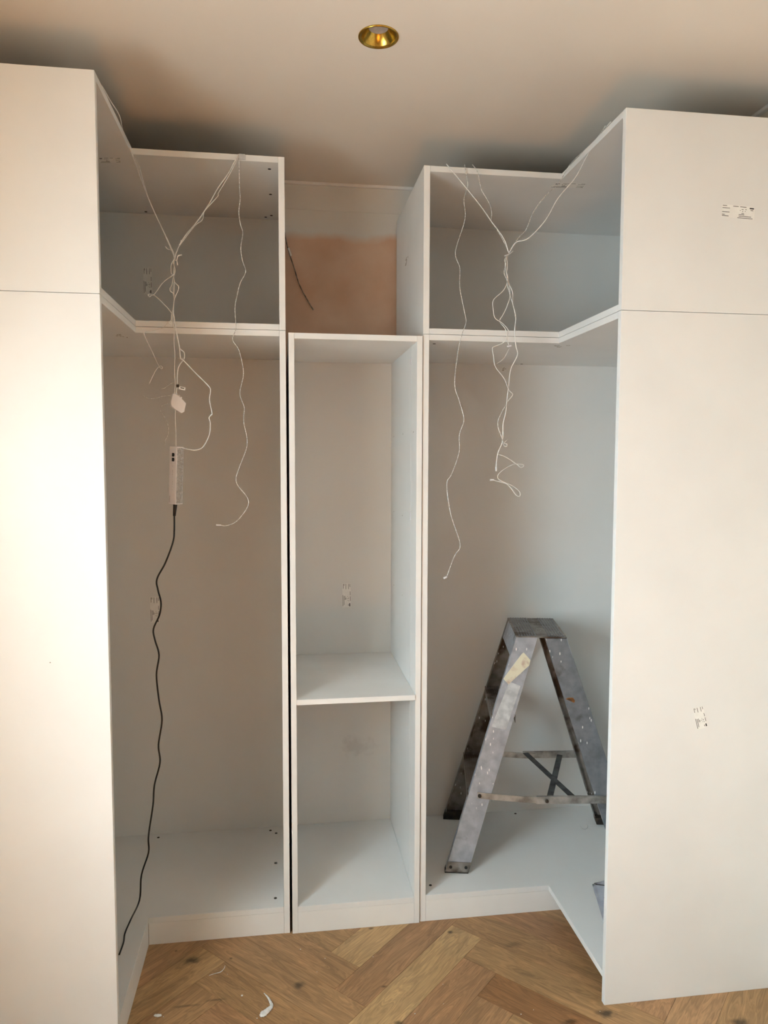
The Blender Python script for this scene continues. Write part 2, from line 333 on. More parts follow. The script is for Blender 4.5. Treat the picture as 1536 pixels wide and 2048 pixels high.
# knots at the places where the boards have them
tco = n.new('ShaderNodeTexCoord')
nk = n.new('ShaderNodeTexNoise'); nk.inputs['Scale'].default_value = 45; nk.inputs['Detail'].default_value = 3; l.new(tco.outputs['Object'], nk.inputs['Vector'])
for (ku, kv, kr, kd, ks) in ((384, 1921, .020, .25, 1.9), (599, 1970, .018, .3, 1.3), (462, 1917, .007, .35, 1), (900, 1864, .011, .2, 1), (1030, 1889, .018, .55, 2), (1211, 2027, .020, .22, 1.8),
                            (768, 1973, .007, .3, 1.5), (797, 2046, .010, .25, 1.5), (1480, 2046, .022, .3, 1.5), (742, 1857, .007, .4, 1.5), (1140, 2044, .012, .4, 2.4), (430, 2000, .007, .45, 5), (372, 2012, .007, .5, 7), (352, 1902, .006, .4, 1)):
    p = at(ku, kv, 2, 0)
    s_ = n.new('ShaderNodeVectorMath'); s_.operation = 'SUBTRACT'; s_.inputs[1].default_value = p; l.new(tco.outputs['Object'], s_.inputs[0])
    mpp = n.new('ShaderNodeMapping'); mpp.inputs['Rotation'].default_value = (0, 0, math.radians(-45) if ku < 520 and ks > 1.6 else (math.radians(45) if ku > 1000 else math.radians(45))); mpp.inputs['Scale'].default_value = (1/(kr*ks), 1/kr, 1)
    l.new(s_.outputs[0], mpp.inputs[0])
    ln = n.new('ShaderNodeVectorMath'); ln.operation = 'LENGTH'; l.new(mpp.outputs[0], ln.inputs[0])
    ad_ = n.new('ShaderNodeMath'); ad_.operation = 'MULTIPLY_ADD'; ad_.inputs[1].default_value = 1.1; l.new(nk.outputs[0], ad_.inputs[0]); l.new(ln.outputs['Value'], ad_.inputs[2])
    rr = n.new('ShaderNodeMapRange'); rr.interpolation_type = 'SMOOTHSTEP'; rr.inputs[1].default_value = .65; rr.inputs[2].default_value = 1.7; rr.inputs[3].default_value = kd; rr.inputs[4].default_value = 1; l.new(ad_.outputs[0], rr.inputs[0])
    fac = mul(fac, rr.outputs[0])
vm = n.new('ShaderNodeVectorMath'); vm.operation = 'SCALE'; l.new(pk.outputs[2], vm.inputs[0]); l.new(fac, vm.inputs['Scale'])
l.new(vm.outputs[0], b.inputs['Base Color'])
bp = n.new('ShaderNodeBump'); bp.inputs['Strength'].default_value = .12; bp.inputs['Distance'].default_value = .001; l.new(n2.outputs[0], bp.inputs['Height']); l.new(bp.outputs[0], b.inputs['Normal'])
JOINT = mat('floor_joint', (.12, .08, .05, 1), .9); noise_mix(JOINT, (.10, .07, .04, 1), (.2, .14, .09, 1), 40)
struct('floor', bm, [OAK, JOINT])

# ------------------------------------------------------------------ ceiling downlight
dl = empty('ceiling_downlight', (LC.x, LC.y, ZC), 'brass recessed downlight set flush in the ceiling', 'ceiling light')
def lathe(prof, n=48, c=(0, 0, 0)):
    t = bmesh.new(); rings = []
    for r, z in prof: rings.append([t.verts.new((c[0]+r*math.cos(2*math.pi*j/n), c[1]+r*math.sin(2*math.pi*j/n), c[2]+z)) for j in range(n)])
    for i in range(len(prof)-1):
        for j in range(n):
            f = t.faces.new((rings[i][j], rings[i][(j+1) % n], rings[i+1][(j+1) % n], rings[i+1][j])); f.smooth = True
    return t
t = lathe([(LR, 0), (LR, -.0025), (LR*.985, -.0035), (LR*.93, -.0035), (LR*.85, -.001), (LR*.84, .001), (.0265, .020), (.0245, .0215)], c=LC)
o = link('reflector_trim', t, BRASS, dl)
o.modifiers.new('edge', 'EDGE_SPLIT').split_angle = math.radians(30)
bm = bmesh.new(); disc(bm, (LC.x, LC.y, LC.z+.0215), (0, 0, 1), .0252, .002, 32); link('lens', bm, LENS, dl)

# ------------------------------------------------------------------ wardrobe frames
T = .0185; H1 = 2.0100; H2 = 2.5474; DB = .555; DE = .572; ZB = .0932; G = .0004
XLi, LL, xpL0, xpL1, XoL = -.470, .4527, -.0279, -.0084, -1.041
XRi, LRr, xpR0, xpR1, XoR = .9032, .4573, .4382, .4585, 1.471
BV = .0008
def sticker(par, corners_px, ax, val, nrm, style='full', name='sticker', long_from=0, label=None):
    """printed label stuck on a panel; corners in order round the label starting at the text end"""
    c = [at(u, v, ax, val) for u, v in corners_px]; N = Vector(nrm)
    def P(u, v, h): return (c[0].lerp(c[1], v)).lerp(c[3].lerp(c[2], v), u)+N*h
    bm = bmesh.new()
    def patch(u0, u1, v0, v1, h0, h1, mi):
        prism(bm, [P(u0, v0, h0), P(u0, v1, h0), P(u1, v1, h0), P(u1, v0, h0)], N*(h1-h0), 0, mi)
    if style != 'torn': patch(0, 1, 0, 1, .0002, .0005, 0)
    rnd = random.Random(int(corners_px[0][0]))
    if style in ('full', 'faint'):
        rows = [(.02, .15, .06), (.02, .24, .24), (.02, .24, .55), (.02, .10, .76), (.02, .22, .86),
                (.34, .50, .06), (.55, .74, .06), (.60, .66, .26), (.71, .75, .24), (.55, .57, .35), (.62, .65, .42), (.70, .72, .38), (.60, .68, .58),
                (.52, .69, .68), (.52, .90, .80), (.49, .95, .93)]
        for a, b2, v in rows: patch(a, b2, v, v+.045, .0005, .0007, 1)
        patch(.84, .97, .10, .20, .0005, .0008, 2)
        patch(.87, .95, .28, .33, .0005, .0007, 1)
    if style == 'torn':
        for i in range(7):
            u = rnd.uniform(0, .9); v = rnd.uniform(.1, .7)
            patch(u, min(1, u+rnd.uniform(.06, .22)), v, v+rnd.uniform(.08, .2), .0003, .0006, 1)
    o = link(name, bm, [LABEL, INKP if style == 'torn' else INK, BLACK], par)
    if label: o['label'] = label
    return o
def holes(par, pts, ax, val, nrm):
    for u, v in pts:
        c = at(u, v, ax, val); bm = bmesh.new(); disc(bm, c+Vector(nrm)*.0004, nrm, .0052, .0008, 16)
        o = link('screw_hole', bm, DARK, par); o['label'] = 'small dark screw hole'
def Lpoly(xp, xi, xo, yf, z):
    return [(xp, 0, z), (xi, 0, z), (xi, yf, z), (xo, yf, z), (xo, DB, z), (xp, DB, z)]
def corner_frame(left, z0, z1, low, name, label):
    if left: xi, ll, xo, p0, p1 = XLi, LL, XoL, xpL0, xpL1; xin = p0-G; sg = -1
    else: xi, ll, xo, p0, p1 = XRi, LRr, XoR, xpR0, xpR1; xin = p1+G; sg = 1
    root = empty(name, (xi, 0, z0), label, 'wardrobe')
    bm = bmesh.new(); box(bm, p0, p1, 0, DE, z0, z1, BV); link('side_panel', bm, EDGE, root)
    bm = bmesh.new(); a, c = sorted((xi, xo)); box(bm, a, c, -ll, -ll+T, z0, z1, BV); link('end_panel', bm, MELA, root)
    yf = -ll+T+G
    parts = {}
    bm = bmesh.new(); prism(bm, Lpoly(xin, xi, xo, yf, z1-T), (0, 0, T), BV); parts['top'] = link('top_panel', bm, MELA, root)
    zb = z0+ZB if low else z0+T
    bm = bmesh.new(); prism(bm, Lpoly(xin, xi, xo, yf, zb-T), (0, 0, T), BV); parts['bottom'] = link('bottom_panel', bm, MELA, root)
    bm = bmesh.new(); a, c = sorted((xin, xo)); box(bm, a, c, DB+.0005, DB+.008, z0+(.01 if low else 0), z1); parts['back'] = link('back_panel', bm, BACK, root)
    bm = bmesh.new(); a, c = sorted((xo, xo-sg*.008)); box(bm, a, c, yf, DB, zb+G, z1-T-G); link('back_panel', bm, BACK, root)
    if low:
        bm = bmesh.new(); a, c = sorted((xin, xi if left else 1.06)); box(bm, a, c, .0005, .016, z0, z0+ZB-T-.0006, .0006); link('plinth', bm, EDGE, root)
        if left:
            bm = bmesh.new(); box(bm, xi-.016, xi-.0004, yf, -.0005, z0, z0+ZB-T-.0006, .0006); link('plinth', bm, EDGE, root)
    return root, parts
cwl, pl = corner_frame(True, 0, H1, True, 'corner_wardrobe', 'tall white open corner wardrobe frame on the left with the black cord trailing in it')
cul, pu = corner_frame(True, H1+.0012, H2, False, 'corner_top_cabinet', 'white open L-shaped top cabinet stacked on the left corner wardrobe')
cwr, pr = corner_frame(False, 0, H1, True, 'corner_wardrobe', 'tall white open corner wardrobe frame on the right, holding the aluminium stepladder')
cur, pv = corner_frame(False, H1+.0012, H2, False, 'corner_top_cabinet', 'white open L-shaped top cabinet stacked on the right corner wardrobe, above the ladder')

holes(pl['bottom'], [(316.7, 1675.2), (540.9, 1661), (552.3, 1666.5), (551.3, 1726.2), (550.9, 1796.4)], 2, ZB, (0, 0, 1))
holes(pu['top'], [(538.9, 338), (541, 388.6), (542.8, 430.9), (531.4, 434.2), (291.8, 423.4)], 2, H2-T, (0, 0, -1))
holes(pr['bottom'], [(1030.8, 1627.3), (860.8, 1770.6)], 2, ZB, (0, 0, 1))
holes(pr['top'], [(868.4, 687.5), (1043.4, 728)], 2, H1-T, (0, 0, -1))
sticker(cur, [(1444.2, 408.3), (1441.9, 433.6), (1508, 439.7), (1509.9, 414.4)][0:1]+[(1441.9, 433.6), (1508, 439.7), (1509.9, 414.4)], 1, -LRr, (0, -1, 0))
sticker(cwr, [(1405.2, 1411.7), (1384.6, 1416.8), (1395, 1459.8), (1416.5, 1452)], 1, -LRr, (0, -1, 0))
sticker(cwl, [(318.8, 1193.7), (299.6, 1193.7), (301.9, 1245.7), (318.8, 1245.7)], 1, DB, (0, -1, 0))
sticker(cul, [(303.2, 535.6), (285.6, 535.6), (288.4, 588.8), (304.4, 588.8)], 1, DB, (0, -1, 0))
sticker(cul, [(241, 315), (242, 325), (199, 325), (197, 314.7)], 2, H2-T, (0, 0, -1))
sticker(cur, [(1173, 367), (1166, 376), (1098, 374), (1112, 366)], 2, H2-T, (0, 0, -1))
sticker(cwl, [(256, 678), (256, 668), (227, 666), (227, 672)], 2, H1-T, (0, 0, -1), 'torn', 'sticker_residue')
sticker(cwr, [(1104, 690), (1104, 695), (1145, 695), (1145, 690)], 2, H1-T, (0, 0, -1), 'torn', 'sticker_residue')
sticker(cur, [(819.5, 501), (816, 500), (808, 532), (813, 536)], 0, xpR0, (-1, 0, 0), 'torn', 'sticker_residue')
sticker(cwr, [(1000, 732), (1000, 744), (1012, 744), (1012, 732)], 1, DB, (0, -1, 0), 'torn', 'sticker_residue')
bm = bmesh.new(); disc(bm, at(100.5, 1325, 1, -LL)+Vector((0, -.0004, 0)), (0, -1, 0), .0016, .0008, 12); link('screw_hole', bm, INKP, cwl)
bm = bmesh.new(); disc(bm, at(1355, 907, 1, -LRr)+Vector((0, -.0004, 0)), (0, -1, 0), .0022, .0008, 12); link('paint_chip', bm, EDGE, cwr)
bm = bmesh.new(); disc(bm, at(1405, 1222, 1, -LRr)+Vector((0, -.0004, 0)), (0, -1, 0), .0022, .0008, 12); link('paint_chip', bm, EDGE, cwr)

# centre tower
W = .4358; YC = -.006; HC2 = 2.0034; ZS = .8073
cc = empty('narrow_wardrobe', (W/2, YC, 0), 'narrow white open wardrobe tower with one shelf between the two corner wardrobes', 'wardrobe')
bm = bmesh.new(); box(bm, 0, T, YC, DE, 0, HC2, BV); link('side_panel', bm, EDGE, cc)
bm = bmesh.new(); box(bm, W-T, W, .104, DE, 0, HC2, BV); box(bm, W-.006, W, YC+.09, .105, 0, HC2); link('side_panel', bm, MELA, cc)
bm = bmesh.new(); box(bm, W-T, W, YC, .1005, 0, HC2, BV); o = link('front_strip', bm, EDGE, cc)
def slab(name, z, y0, y1, m=MELA, th=T):
    bm = bmesh.new(); box(bm, T+G, W-T-G, y0, y1, z-th, z, BV); return link(name, bm, m, cc)
slab('top_panel', HC2, YC, DB); slab('bottom_panel', ZB, YC, DB); shf = slab('shelf', ZS, YC-.004, DB, EDGE, .018)
bm = bmesh.new(); box(bm, T+G, W-T-G, YC+.0005, YC+.016, 0, ZB-T-.0006, .0006); link('plinth', bm, EDGE, cc)
STAIN = mat('scuffed_back_board', (.78, .775, .755, 1), .5, 0, .35)
nt, n, l, b = nodes(STAIN)
tc = n.new('ShaderNodeTexCoord'); sp = at(712, 1492, 1, DB); s_ = n.new('ShaderNodeVectorMath'); s_.operation = 'SUBTRACT'
s_.inputs[1].default_value = sp-Vector((W/2, YC, 0)); l.new(tc.outputs['Object'], s_.inputs[0])
mpp = n.new('ShaderNodeMapping'); mpp.inputs['Rotation'].default_value = (0, math.radians(35), 0); mpp.inputs['Scale'].default_value = (9, 1, 17); l.new(s_.outputs[0], mpp.inputs[0])
ln = n.new('ShaderNodeVectorMath'); ln.operation = 'LENGTH'; l.new(mpp.outputs[0], ln.inputs[0])
nk = n.new('ShaderNodeTexNoise'); nk.inputs['Scale'].default_value = 30; nk.inputs['Detail'].default_value = 8; l.new(tc.outputs['Object'], nk.inputs['Vector'])
ad_ = n.new('ShaderNodeMath'); ad_.operation = 'MULTIPLY_ADD'; ad_.inputs[1].default_value = 2.0; l.new(nk.outputs[0], ad_.inputs[0]); l.new(ln.outputs['Value'], ad_.inputs[2])
rr = n.new('ShaderNodeMapRange'); rr.inputs[1].default_value = 1.2; rr.inputs[2].default_value = 1.75; l.new(ad_.outputs[0], rr.inputs[0])
mx = n.new('ShaderNodeMix'); mx.data_type = 'RGBA'; mx.inputs[6].default_value = (.69, .68, .66, 1); mx.inputs[7].default_value = (.78, .775, .755, 1); l.new(rr.outputs[0], mx.inputs[0]); l.new(mx.outputs[2], b.inputs['Base Color'])
bm = bmesh.new(); box(bm, T+G, W-T-G, DB+.0005, DB+.008, .01, HC2); link('back_panel', bm, STAIN, cc)
sticker(cc, [(701, 1166.9), (684.6, 1166.9), (685.3, 1214.7), (702.2, 1213.8)], 1, DB, (0, -1, 0))
for v0, v1 in ((714, 730), (1024, 1040)):
    p = at(822, (v0+v1)/2, 0, W-T); bm = bmesh.new(); box(bm, W-T-.002, W-T, .095, .112, p.z-.014, p.z+.014, .0006); link('joining_clip', bm, PLAST, cc)
for u, v in ((788, 873), (806, 868), (827, 864), (788, 1023), (805, 1031), (788, 1170), (805, 1190)):
    c = at(u, v, 0, W-T); bm = bmesh.new(); disc(bm, c-Vector((.0003, 0, 0)), (-1, 0, 0), .0022, .0006, 10); link('shelf_pin_hole', bm, INKP, cc)

# ------------------------------------------------------------------ stepladder
LO = Vector((.9351, .2687, ZB)); TH = -.2064
HL, Lt, Wt, Wf = .8681, .0893, .3112, .4310; fa, fw, ra, rw, tw = -.3431, .0841, .3793, .0880, .0774
lad = empty('stepladder', LO, 'paint-splashed aluminium stepladder standing open inside the right corner wardrobe', 'ladder', rz=TH)
def wid(z): return (Wf+(Wt-Wf)*z/HL)/2
def sf(z, k): return (fa+fw*k)+((-Lt+tw*k)-(fa+fw*k))*z/HL          # front stile: k 0 outer edge, 1 inner edge
def sr(z, k): return (ra-rw*k)+((Lt-tw*k)-(ra-rw*k))*z/HL           # rear stile
def lpart(name, bm, m, parent=lad, label=None):
    o = link(name, bm, m, parent, world=False)
    if label: o['label'] = label
    return o
def stile(fn, side, z0, z1, fl_, m, name):
    """channel: web at the outside, two flanges turned inwards"""
    bm = bmesh.new(); tk = .0028
    def q(z, ka, kb, wa, wb):
        a, c = fn(z, ka), fn(z, kb); w = side*wid(z)
        return [(a, w-side*wa, z), (c, w-side*wa, z), (c, w-side*wb, z), (a, w-side*wb, z)]
    e = tk/fw
    hexa(bm, q(z0, 0, 1, 0, tk), q(z1, 0, 1, 0, tk), .0006)
    hexa(bm, q(z0, 0, e, tk, fl_), q(z1, 0, e, tk, fl_)); hexa(bm, q(z0, 1-e, 1, tk, fl_), q(z1, 1-e, 1, tk, fl_))
    return lpart(name, bm, m)
ZF = .012
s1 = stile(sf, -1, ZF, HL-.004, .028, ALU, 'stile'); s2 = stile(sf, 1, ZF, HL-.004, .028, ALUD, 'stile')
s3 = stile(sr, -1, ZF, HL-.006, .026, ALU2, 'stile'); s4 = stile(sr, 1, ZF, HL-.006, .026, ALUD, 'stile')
# ribbed top platform with aprons
bm = bmesh.new(); wt = Wt/2+.002
box(bm, -Lt-.002, Lt+.002, -wt, wt, HL-.004, HL, .0008)
for i in range(-8, 9):
    if i in (-1, 0, 1, 2): continue
    x = i*.0098; box(bm, x-.0022, x+.0022, -wt+.003, wt-.003, HL, HL+.0022, .0005, 1)
lpart('top_platform', bm, [ALUD, ALU2], label='ribbed aluminium top step')
bm = bmesh.new()
for sg, fn in ((-1, sf), (1, sr)):
    a, c = fn(HL-.004, 0), fn(HL-.075, 0)
    hexa(bm, [(a, -wt, HL-.004), (a, wt, HL-.004), (a+.002*-sg, wt, HL-.004), (a+.002*-sg, -wt, HL-.004)],
         [(c, -wid(HL-.075), HL-.075), (c, wid(HL-.075), HL-.075), (c-.002*sg, wid(HL-.075), HL-.075), (c-.002*sg, -wid(HL-.075), HL-.075)])
lpart('apron', bm, ALU)
for zc in (.289, .579):
    bm = bmesh.new(); ww = wid(zc)-.003; x0, x1 = sf(zc, .0)-.004, sf(zc, 1)+.004
    box(bm, x0, x1, -ww, ww, zc-.004, zc, .0006); box(bm, x0, x0+.0025, -ww, ww, zc-.034, zc-.004); box(bm, x1-.0025, x1, -ww, ww, zc-.026, zc-.004)
    for i in range(9): x = x0+.008+i*(x1-x0-.016)/8; box(bm, x-.0013, x+.0013, -ww+.004, ww-.004, zc, zc+.002)
    lpart('step', bm, ALUD, label='ribbed aluminium step')
# rear cross braces
for zc in (.14, .60):
    bm = bmesh.new(); ww = wid(zc)-.003; a = sr(zc, .35); box(bm, a-.002, a+.002, -ww, ww, zc-.014, zc+.014, .0005); lpart('cross_brace', bm, STEEL)
# feet
for fn, nm in ((sf, 'f'), (sr, 'r')):
    for side in (-1, 1):
        bm = bmesh.new()
        def q(z, g, w0, w1):
            a, c = fn(z, 0), fn(z, 1); a, c = (min(a, c)-g, max(a, c)+g); w = side*wid(z)
            return [(a, w-side*w0, z), (c, w-side*w0, z), (c, w-side*w1, z), (a, w-side*w1, z)]
        hexa(bm, q(0.0005, .001, -.002, .032), q(.013 if side < 0 else .03, .001, -.002, .032), .001)
        ft = lpart('rubber_foot', bm, RUBBER, label='dark rubber foot')
        if side < 0 and nm == 'f':
            bm = bmesh.new(); hexa(bm, q(.006, .001, -.0035, -.001), q(.042, .001, -.0035, -.001), .0006)
            for k in (.17, .83): disc(bm, (fn(.024, k), -wid(.024)-.004, .024), (0, 1, 0), .0055, .003, 14, 1)
            link('foot_plate', bm, [ALUD, RUBBER], lad, world=False)
# spreader straps
def zline(z, s, side, off): return Vector((s, side*(wid(z)+off), z))
def strap(name, s0, z0, s1_, z1, side, off, h, m, th=.003, sag=0):
    bm = bmesh.new(); k = 10; prev = None
    for i in range(k+1):
        f = i/k; s = s0+(s1_-s0)*f; z = z0+(z1-z0)*f-sag*math.sin(f*math.pi)
        w = side*(wid(z)+off); c = [(s, w-th/2, z-h/2), (s, w+th/2, z-h/2), (s, w+th/2, z+h/2), (s, w-th/2, z+h/2)]
        if prev: 
            hexa(bm, prev, c)
        prev = c
    bmesh.ops.remove_doubles(bm, verts=bm.verts, dist=1e-5)
    return lpart(name, bm, m)
def rivet(s, z, side, off, r=.0065):
    bm = bmesh.new(); disc(bm, (s, side*(wid(z)+off), z), (0, 1, 0), r, .005, 16); disc(bm, (s, side*(wid(z)+off+.003), z), (0, 1, 0), r*.6, .003, 16)
    lpart('rivet', bm, RUBBER, label='dark rivet')
for side in (-1, 1):
    za = .285; a0 = sf(za, .5); a1 = sr(za, .25); mid = .0
    strap('spreader_bar', a0-.008, za+.004, .035, za-.008, side, .004, .022, STEEL, sag=.002)
    strap('spreader_bar', -.015, za-.006, a1+.012, za+.006, side, .008, .026, STEEL)
    bm = bmesh.new()
    hexa(bm, [(-.015, side*(wid(za)+.008)-.005, za+.006), (-.015, side*(wid(za)+.008)+.005, za+.006), (-.015, side*(wid(za)+.008)+.005, za+.009), (-.015, side*(wid(za)+.008)-.005, za+.009)],
         [(a1+.012, side*(wid(za)+.008)-.005, za+.018), (a1+.012, side*(wid(za)+.008)+.005, za+.018), (a1+.012, side*(wid(za)+.008)+.005, za+.021), (a1+.012, side*(wid(za)+.008)-.005, za+.021)])
    lpart('spreader_lip', bm, STEEL)
    rivet(a0, za+.003, side, .008); rivet(.022, za-.006, side, .012); rivet(a1, za+.005, side, .012)
def diag(sA, sB, h):
    za = .285; w = wid(za); bm = bmesh.new()
    a = Vector((sA, -w+.004, za+.002)); c = Vector((sB, w-.004, za+.002)); d = (c-a).normalized(); s_ = Vector((d.y, -d.x, 0))*h/2
    hexa(bm, [a-s_, a+s_, a+s_+Vector((0, 0, .003)), a-s_+Vector((0, 0, .003))], [c-s_, c+s_, c+s_+Vector((0, 0, .003)), c-s_+Vector((0, 0, .003))])
    return bm
lpart('diagonal_strap', diag(.035, .135, .022), STEELD); bm = diag(.115, -.005, .022); bmesh.ops.translate(bm, verts=bm.verts, vec=(0, 0, .004)); lpart('diagonal_strap', bm, STEELD)
# things stuck on the near stiles
def onface(fn, k, z, h): return Vector((fn(z, k), -wid(z)-h, z))
def facepatch(fn, pts, name, m, label, h=.0012):
    bm = bmesh.new(); prism(bm, [onface(fn, k, z, .0002) for k, z in pts], (0, -h, 0)); lpart(name, bm, m, label=label)
facepatch(sf, [(-.02, HL-.155), (.30, HL-.175), (.98, HL-.105), (.96, HL-.085), (.55, HL-.058), (.48, HL-.064)], 'masking_tape', CREAM, 'cream masking tape stuck askew')
facepatch(sf, [(.10, HL-.33), (.80, HL-.34), (.86, HL-.18), (.30, HL-.165)], 'grey_patch', GTAPE, 'pale grey cleaned patch', .0006)
facepatch(sr, [(.95, .645), (.62, .632), (.55, .640), (.60, .650), (.80, .650)], 'rust_mark', RUST, 'orange rust-coloured smear', .0006)

# ------------------------------------------------------------------ cables
def wpts(lst):
    """(u, v, Y) or (u, v, 'z', Z) waypoints -> points of the place"""
    out = []
    for p in lst:
        out.append(at(p[0], p[1], 2, p[3]) if len(p) == 4 else at(p[0], p[1], 1, p[2]))
    return out
def ys(lst, y0, y1):
    k = len(lst)-1
    return [(u, v, y0+(y1-y0)*i/max(k, 1)) for i, (u, v) in enumerate(lst)]
def wire(name, par, pts, r, m, sub=5):
    bm = bmesh.new(); tube(bm, spline(pts, sub), r, 8); return link(name, bm, m, par)
def conn(par, u, v, Y, ang, ln_=.014, w_=.005, m=PLAST):
    c = at(u, v, 1, Y); bm = bmesh.new(); t = bmesh.new(); box(t, -ln_/2, ln_/2, -w_/2, w_/2, -w_/2, w_/2, .0008)
    merge(bm, t, 0, Matrix.Translation(c)@Matrix.Rotation(math.radians(ang), 4, 'Y')); link('connector', bm, m, par)
YK = -.13
KL = at(348, 518, 1, YK)
har = empty('cable_harness', KL, 'tangle of knotted white cables hanging in a Y from the left top cabinet', 'cables')
R1 = .0012; R2 = .0016
la = [(203.4, 171, 'z', H2+.003), (220, 201, 'z', H2+.004), (238.5, 231, 'z', H2+.004), (245.4, 260.8, 'z', H2+.003)]
lb = ys([(258.8, 293.7), (279.8, 353.6), (303.8, 413.5), (327.7, 464.4), (345.7, 503), (348, 518)], -.035, YK)
wire('wire', har, wpts(la+lb), R2, WIRE)
wire('wire', har, wpts([(206, 180, 'z', H2+.003), (226, 222, 'z', H2+.003), (252, 280, 'z', H2+.003)]+ys([(265, 308), (279, 335), (284, 355), (300, 405), (325, 460), (344, 503), (348, 516)], -.03, YK)), R1, WIRE)
wire('wire', har, wpts(ys([(476.5, 309), (457, 345.6), (436, 376), (422, 401), (403.6, 429.7), (387, 452), (370.8, 470.7), (358.4, 491), (348, 519)], -.006, YK)), R2, WIRE)
wire('wire', har, wpts(ys([(477, 311), (461, 345.6), (437.4, 384.6), (435.4, 392.8), (409.7, 421.5), (404.6, 440), (391, 450), (370.8, 474.8), (356, 497), (349, 520)], -.004, YK-.003)), R1, WIRE)
def Hw(l_, r=R1, dy=0, m=WIRE): wire('wire', har, wpts(ys(l_, YK+dy, YK+dy)), r, m)
Hw([(348, 519), (353, 520), (356, 512), (363.6, 509.7)], R2, -.003); Hw([(353, 520), (354, 524), (355, 530)], R2, -.003)
Hw([(344, 500), (335, 498), (331, 493)], R1, .004)
Hw([(358, 490), (361, 486), (362, 480)], R2, -.003)
Hw([(347, 519), (342, 532), (343, 546.6), (347, 553), (348, 587.7), (347, 608), (343, 628.7), (342, 639), (337, 645), (325.6, 655), (305, 661), (288.5, 664.7), (293, 680), (303, 700.6), (316.6, 731), (322, 737.7), (324.4, 734.3), (319, 732.5), (310, 743), (298.6, 767)], R1, 0)
Hw([(348, 519), (348, 532), (349.8, 544.6), (346, 555), (344, 569), (339.6, 577.4), (342, 583.6), (346, 586), (348, 600)], R1, .003)
Hw([(348, 530), (348, 561), (357.4, 575), (349, 596), (347, 612), (346, 629), (349, 641)], R1, -.003)
Hw([(348, 530), (350, 544.6), (342, 553), (325.6, 565), (308, 588.7), (300, 587.5), (296, 589.7), (299, 593.4), (306, 590), (319.5, 600), (344, 626.6), (349.8, 641)], R1, -.005)
Hw([(348, 560), (347.5, 600), (347, 625), (349, 640), (348, 685), (349.8, 707), (349, 734), (349.8, 766), (348.7, 787)], R1, 0)
Hw([(346, 625), (344.7, 644.5), (354.8, 673.7), (359, 696), (368, 705), (368.5, 716), (364.9, 722), (355.9, 736.6), (354, 765.8), (352.5, 788)], R2, .003, WIRE)
Hw([(348, 641), (352, 660), (357, 685), (359, 696), (361, 716.4), (367, 721), (390.7, 745.6), (417.6, 772.5), (421, 783.7), (418.8, 799.5), (424, 826), (421, 831), (418, 836), (420.6, 846.6), (418.8, 869), (406, 894), (390.7, 900), (375, 898), (356, 893.8)], R2, -.003, WIRE)
Hw([(343, 650), (337, 645), (341, 643), (347, 650)], R1, -.004)
Hw([(351, 819), (350, 837.6), (351.8, 864.6), (351.8, 896)], R1, 0)
Hw([(287, 790.8), (294.5, 796), (308, 797.5), (324, 793), (341, 791)], .0007, .01, WIREG)
Hw([(338, 806), (331, 808.6), (322.5, 812.8), (319.5, 818.7), (324, 827), (331.8, 839), (336.9, 855), (336, 868.6), (330, 882), (330.5, 889)], .0007, .01, WIREG)
Hw([(349, 765), (340, 768), (330, 776), (324, 777)], .0007, .01, WIREG)
bm = bmesh.new(); disc(bm, at(355.5, 771.7, 1, YK-.003), (1, 0, .2), .0045, .008, 12); link('cable_clip', bm, BLACK, har)
bm = bmesh.new(); c = [at(u, v, 1, YK-.006) for u, v in ((358.5, 772.5), (370.8, 774.8), (370, 781), (357.5, 778))]
prism(bm, c, (0, .0012, 0)); link('cable_tag', bm, LABEL, har)
bm = bmesh.new(); prism(bm, [at(u, v, 1, YK-.0063) for u, v in ((361, 774.6), (368.5, 776), (368.2, 778), (360.6, 776.6))], (0, .0002, 0)); link('tag_print', bm, INK, har)
# splitter
sp_ = empty('cable_splitter', at(354, 808, 1, YK), 'small white plastic cable splitter hanging above the power adapter', 'cable splitter')
bm = bmesh.new(); prism(bm, [at(u, v, 1, YK-.008) for u, v in ((345.5, 788), (350, 787.5), (355, 790.5), (361, 795), (372.4, 806.9), (368.5, 823.5), (362.7, 826.8), (350, 818.5), (343, 812.5), (341.5, 805))], (-.004, .018, .001), .0012)
link('housing', bm, PLAST, sp_)
bm = bmesh.new()
for u, v in ((348, 788.5), (353, 789.5), (358, 793), (362, 797)):
    c = at(u, v, 1, YK-.001); box(bm, c.x-.002, c.x+.002, c.y-.004, c.y+.004, c.z, c.z+.004, .0005)
link('socket', bm, PLAST, sp_)
